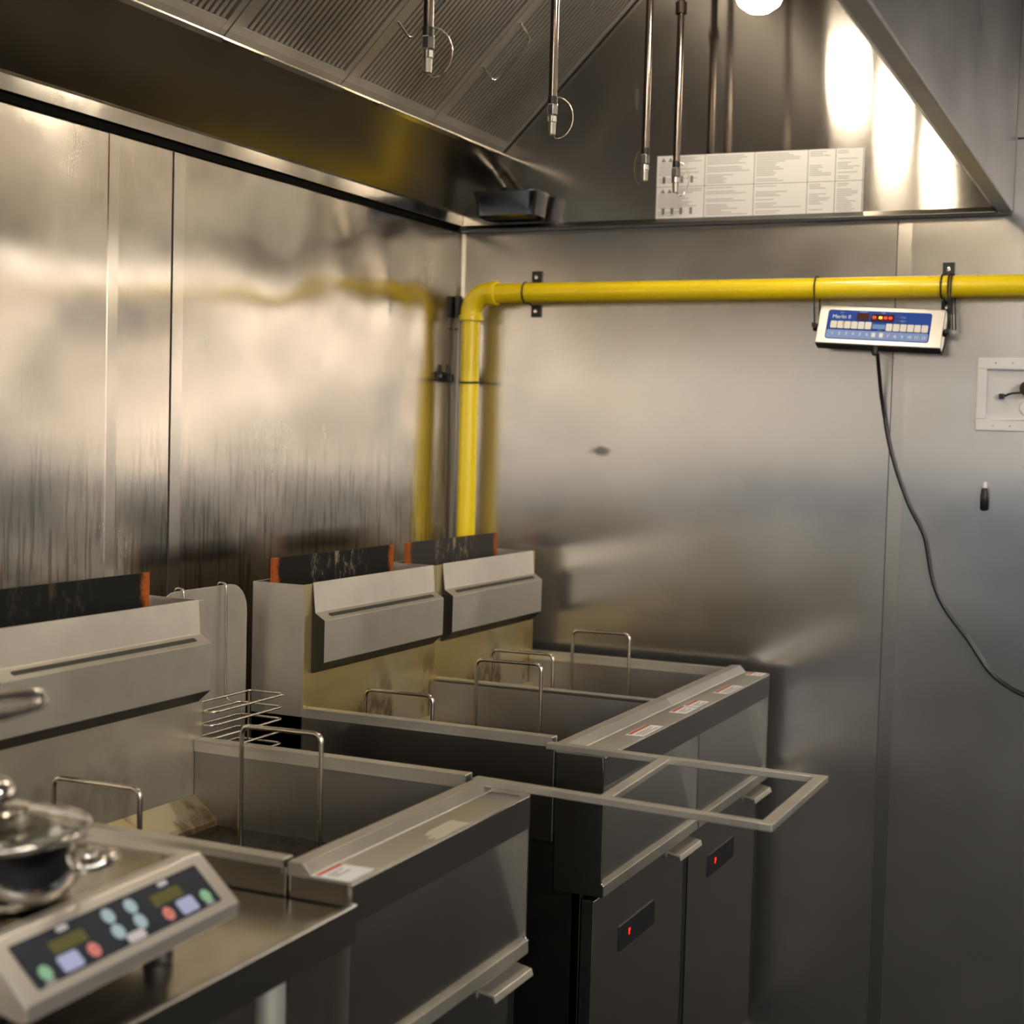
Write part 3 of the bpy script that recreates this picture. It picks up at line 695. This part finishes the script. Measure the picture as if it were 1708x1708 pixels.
# plate with rounded corners and hanging wire rack between the fryers
prof = []
yA, yB, zt, rr = -1.354, -1.100, 1.140, .05
prof = [(yA, 0), (yB, 0), (yB, zt-rr)]+[(yB-rr+rr*math.cos(R(a)), zt-rr+rr*math.sin(R(a))) for a in range(15, 91, 15)]+[(yA+rr+rr*math.cos(R(a)), zt-rr+rr*math.sin(R(a))) for a in range(90, 181, 15)]
tag(MB().prism_x(prof, .147, .150).build('splash_plate', STEEL, None, .0006), 'upright steel plate with rounded top corners in the gap between two fryers', 'plate')
rk = thing('wire_rack', (.24, -1.26, .873), 'wire rack of stacked loops hooked over the upright plate between two fryers', 'rack')
for k, zz in enumerate((.960, .938, .917, .896, .875)):
    e = .006 if k == 0 else 0
    xa, xb = (.197, .270) if k == 0 else (.176, .266); pts = rounded([(xa, -1.3605, zz), (xb, -1.3605, zz), (xb, -1.157, zz), (xa, -1.157, zz)], .012, 4, closed=True)
    MB().tube(pts, .0022, 8, closed=True).build('loop', WIRE, rk, smooth=60)
for yy in (-1.174, -1.293):
    MB().tube(rounded([(.140, yy, 1.125), (.140, yy, 1.1440), (.156, yy, 1.1440), (.1575, yy, 1.13), (.1590, yy, .945), (.176, yy, .938)], .006, 4), .0020, 8).build('hook_wire', WIRE, rk, smooth=60)
for xx, yy in ((.1975, -1.159), (.1975, -1.350)):
    MB().tube([(xx, yy, .873), (xx, yy, .962)], .0020, 8).build('upright', WIRE, rk, smooth=60)

# ------------------------------------------------------------------ counter
ct = thing('work_counter', (.43, -2.95, 0), 'stainless steel work counter with a raised front edge at lower left', 'counter')
ya, yb = -4.05, -1.868
MB().box(.02, .822, ya, yb, .842, .870).build('counter_top', steel('counter_steel', (.60, .56, .48), .22, (2, 60, 2), mott=.03, fine=0., ba=.01, ma=.02)[0], ct)
MB().prism_y([(.820, .870), (.826, .8795), (.834, .8795), (.8352, .878), (.8352, .836), (.832, .836), (.832, .842), (.820, .842)], ya, yb).build('raised_edge', STEEL_F, ct, .001)
for xx, yy in ((.772, -1.945), (.08, -1.945), (.772, -3.9), (.08, -3.9)):
    MB().tube([(xx, yy, .02), (xx, yy, .842)], .0165, 20).build('leg', plain('leg_steel', (.72, .70, .64), .35, .7), ct, smooth=40)
    MB().lathe([(.02, 0), (.022, .004), (.019, .03)], (xx, yy, 0), 16).build('foot', BLACK, ct, smooth=40)

# ------------------------------------------------------------------ induction cooker
ic = thing('induction_cooker', (.787, -2.06, .870), 'countertop induction cooker with a sloping dark control panel', 'cooker', rot=(0, 0, R(2.5)), local=True)
L = .322
BODY = steel('cooker_steel', (.70, .66, .60), .32, (2, 40, 2), mott=.02, fine=0., ba=.01, ma=.01, metal=.8)[0]
MB().box(-.43, -.046, -L+.024, -.024, .022, .096).build('base', plain('cooker_base', (.02, .02, .02), .5), ic, .002)
n = MB()
n.box(-.45, -.4352, -L, 0, .060, .1055); n.box(-.435, -.0438, -.020, 0, .060, .1055); n.box(-.435, -.0438, -L, -L+.020, .060, .1055)
n.prism_y([(-.0435, .1055), (-.0285, .1055), (.0195, .0605), (.0185, .0455), (.010, .044), (-.0435, .060)], -L, 0)
body = n.build('housing', BODY, ic, .0012)
MB().box(-.4348, -.0440, -L+.0202, -.0202, .0985, .1043).build('glass_top', CERAM, ic)
for xx in (-.40, -.05):
    for yy in (-.04, -L+.04): MB().lathe([(.014, 0), (.016, .004), (.014, .0222)], (xx, yy, 0), 14).build('foot', BLACK, ic, smooth=40)
# panel frame: origin top right, s to the left (-y), tt down the slope
e1 = Vector((0, -1, 0)); e2 = (Vector((.0195, 0, .0605))-Vector((-.0285, 0, .1055))); SL = e2.length; e2.normalize(); e3 = e1.cross(e2)
if e3.x < 0: e3 = -e3
Mp = Matrix.Identity(4); o3 = Vector((-.0285, 0, .1055))
for i in range(3): Mp[i][0], Mp[i][1], Mp[i][2], Mp[i][3] = e1[i], e2[i], e3[i], o3[i]
s0, s1, t0_, t1_ = .022, .300, .0105, SL-.0085
MB(Mp).prism_z(round_rect(s0, s1, t0_, t1_, .002), -.0005, .0006).build('control_panel', MEMB, ic)
cp_ = [c for c in COL.objects if c.name.startswith('control_panel')][0]
sx_ = lambda a: s0+a*(s1-s0); ty_ = lambda b: t0_+b*(t1_-t0_)
def pad(name, mat, a, b, wa, wb, r=.002, h=.0011): return MB(Mp).prism_z(round_rect(sx_(a)-wa/2, sx_(a)+wa/2, ty_(b)-wb/2, ty_(b)+wb/2, r), .0004, h).build(name, mat, cp_)
def dot(name, mat, a, b, r):
    o = MB(Mp); o.lathe([(r, .0004), (r, .0010), (r*.9, .0012)], (sx_(a), ty_(b), 0), 20); return o.build(name, mat, cp_)
for base, col in ((0, 1), (0, 1)): pass
for a, b in ((.427, .262), (.548, .256), (.432, .634), (.553, .635)): dot('arrow_button', B_BLUE, a, b, .0080)
for a in (.062, .935): dot('start_button', B_GREEN, a, .752, .0075)
for a in (.289, .699):
    dot('stop_button', B_RED, a, .756, .0074); o = MB(Mp); o.lathe([(.0022, .0011), (.0022, .0014)], (sx_(a), ty_(.756), 0), 12); o.build('button_symbol', RED, cp_)
for a in (.177, .816): pad('mode_button', B_LILA, a, .757, .027, .0165, .003)
for a in (.240, .773): pad('display', LCD, a, .385, .047, .0125, .002)
pad('brand_patch', PALE, .493, .875, .026, .0095, .003)
for a, b in ((.218, .096), (.760, .088)): pad('printed_label', PALE, a, b, .015, .0052, .002)
for a, b in ((.065, .935), (.939, .955)): pad('printed_label', plain('label_grey', (.30, .29, .30), .5), a, b, .013, .0034, .001)

# ------------------------------------------------------------------ pot with glass lid on the cooker
PC = (.680, -2.278); PB = .9748
pot = thing('cooking_pot', (PC[0], PC[1], PB), 'shiny steel pot with ring handles on the induction cooker', 'pot')
MB().lathe([(.0001, PB), (.062, PB), (.074, PB+.006), (.082, PB+.020), (.0865, PB+.040), (.088, PB+.060), (.090, PB+.062), (.086, PB+.062), (.083, PB+.030), (.06, PB+.008), (.0001, PB+.006)], (*PC, 0), 48).build('body', STEEL_P, pot, smooth=40)
for sg in (1, -1):
    dv = Vector((.870*sg, .493*sg, 0)); pv = Vector((-dv.y, dv.x, 0)); c = Vector((*PC, PB+.034))+dv*.094
    pts = [c+dv*.019*math.cos(R(a))+pv*.021*math.sin(R(a))+Vector((0, 0, .004*math.cos(R(a)))) for a in range(0, 360, 20)]
    h = MB().tube(pts, .0062, 10, closed=True).build('ring_handle', STEEL_P, pot, smooth=60)
    for k in (-1, 1):
        o = MB(); p0 = Vector((*PC, PB+.030))+dv*.0825+pv*.018*k
        o.tube([p0-dv*.004, p0+dv*.004], .005, 12); o.build('rivet', CHROME, pot, smooth=50)
ld = thing('glass_lid', (PC[0], PC[1], PB+.063), 'glass lid with a steel knob lying on the shiny pot', 'lid')
z0 = PB+.0632
MB().lathe([(.0001, z0+.0200), (.03, z0+.0185), (.06, z0+.012), (.0895, z0+.003), (.0895, z0), (.0001, z0+.016)][:5]+[(.088, z0), (.06, z0+.0085), (.03, z0+.015), (.0001, z0+.0165)], (*PC, 0), 48).build('glass', LIDGLASS, ld, smooth=40)
MB().tube([(PC[0]+.090*math.cos(R(a)), PC[1]+.090*math.sin(R(a)), z0+.0022) for a in range(0, 360, 8)], .0024, 10, closed=True).build('rim_band', STEEL_P, ld, smooth=60)
MB().lathe([(.0001, z0+.0195), (.034, z0+.0185), (.036, z0+.0205), (.034, z0+.022), (.010, z0+.024)], (*PC, 0), 32).build('knob_plate', STEEL_P, ld, smooth=40)
MB().lathe([(.010, z0+.022), (.010, z0+.025), (.020, z0+.027), (.0235, z0+.030), (.0235, z0+.038), (.018, z0+.046), (.008, z0+.050), (.0001, z0+.0505)], (*PC, 0), 28).build('knob', STEEL_P, ld, smooth=40)

# tall saucepan standing further left, only its handle reaches into the picture
SPc = (.700, -2.62)
sp = thing('saucepan', (SPc[0], SPc[1], .870), 'steel saucepan with a long handle reaching in from the left edge', 'saucepan')
MB().lathe([(.0001, .8705), (.088, .8705), (.094, .878), (.095, 1.17), (.098, 1.175), (.094, 1.175), (.092, .884), (.0001, .878)], (*SPc, 0), 40).build('body', STEEL_P, sp, smooth=40)
hp = rounded([(.708, -2.527, 1.138), (.735, -2.45, 1.160), (.757, -2.345, 1.163), (.7605, -2.305, 1.1655), (.7600, -2.297, 1.171), (.756, -2.305, 1.1765), (.750, -2.345, 1.178), (.728, -2.45, 1.176), (.702, -2.527, 1.152)], .008, 4)
MB().tube(hp, .0052, 12).build('long_handle', STEEL_P, sp, smooth=60)

for o in bpy.data.objects:
    if '_w' in o: del o['_w']
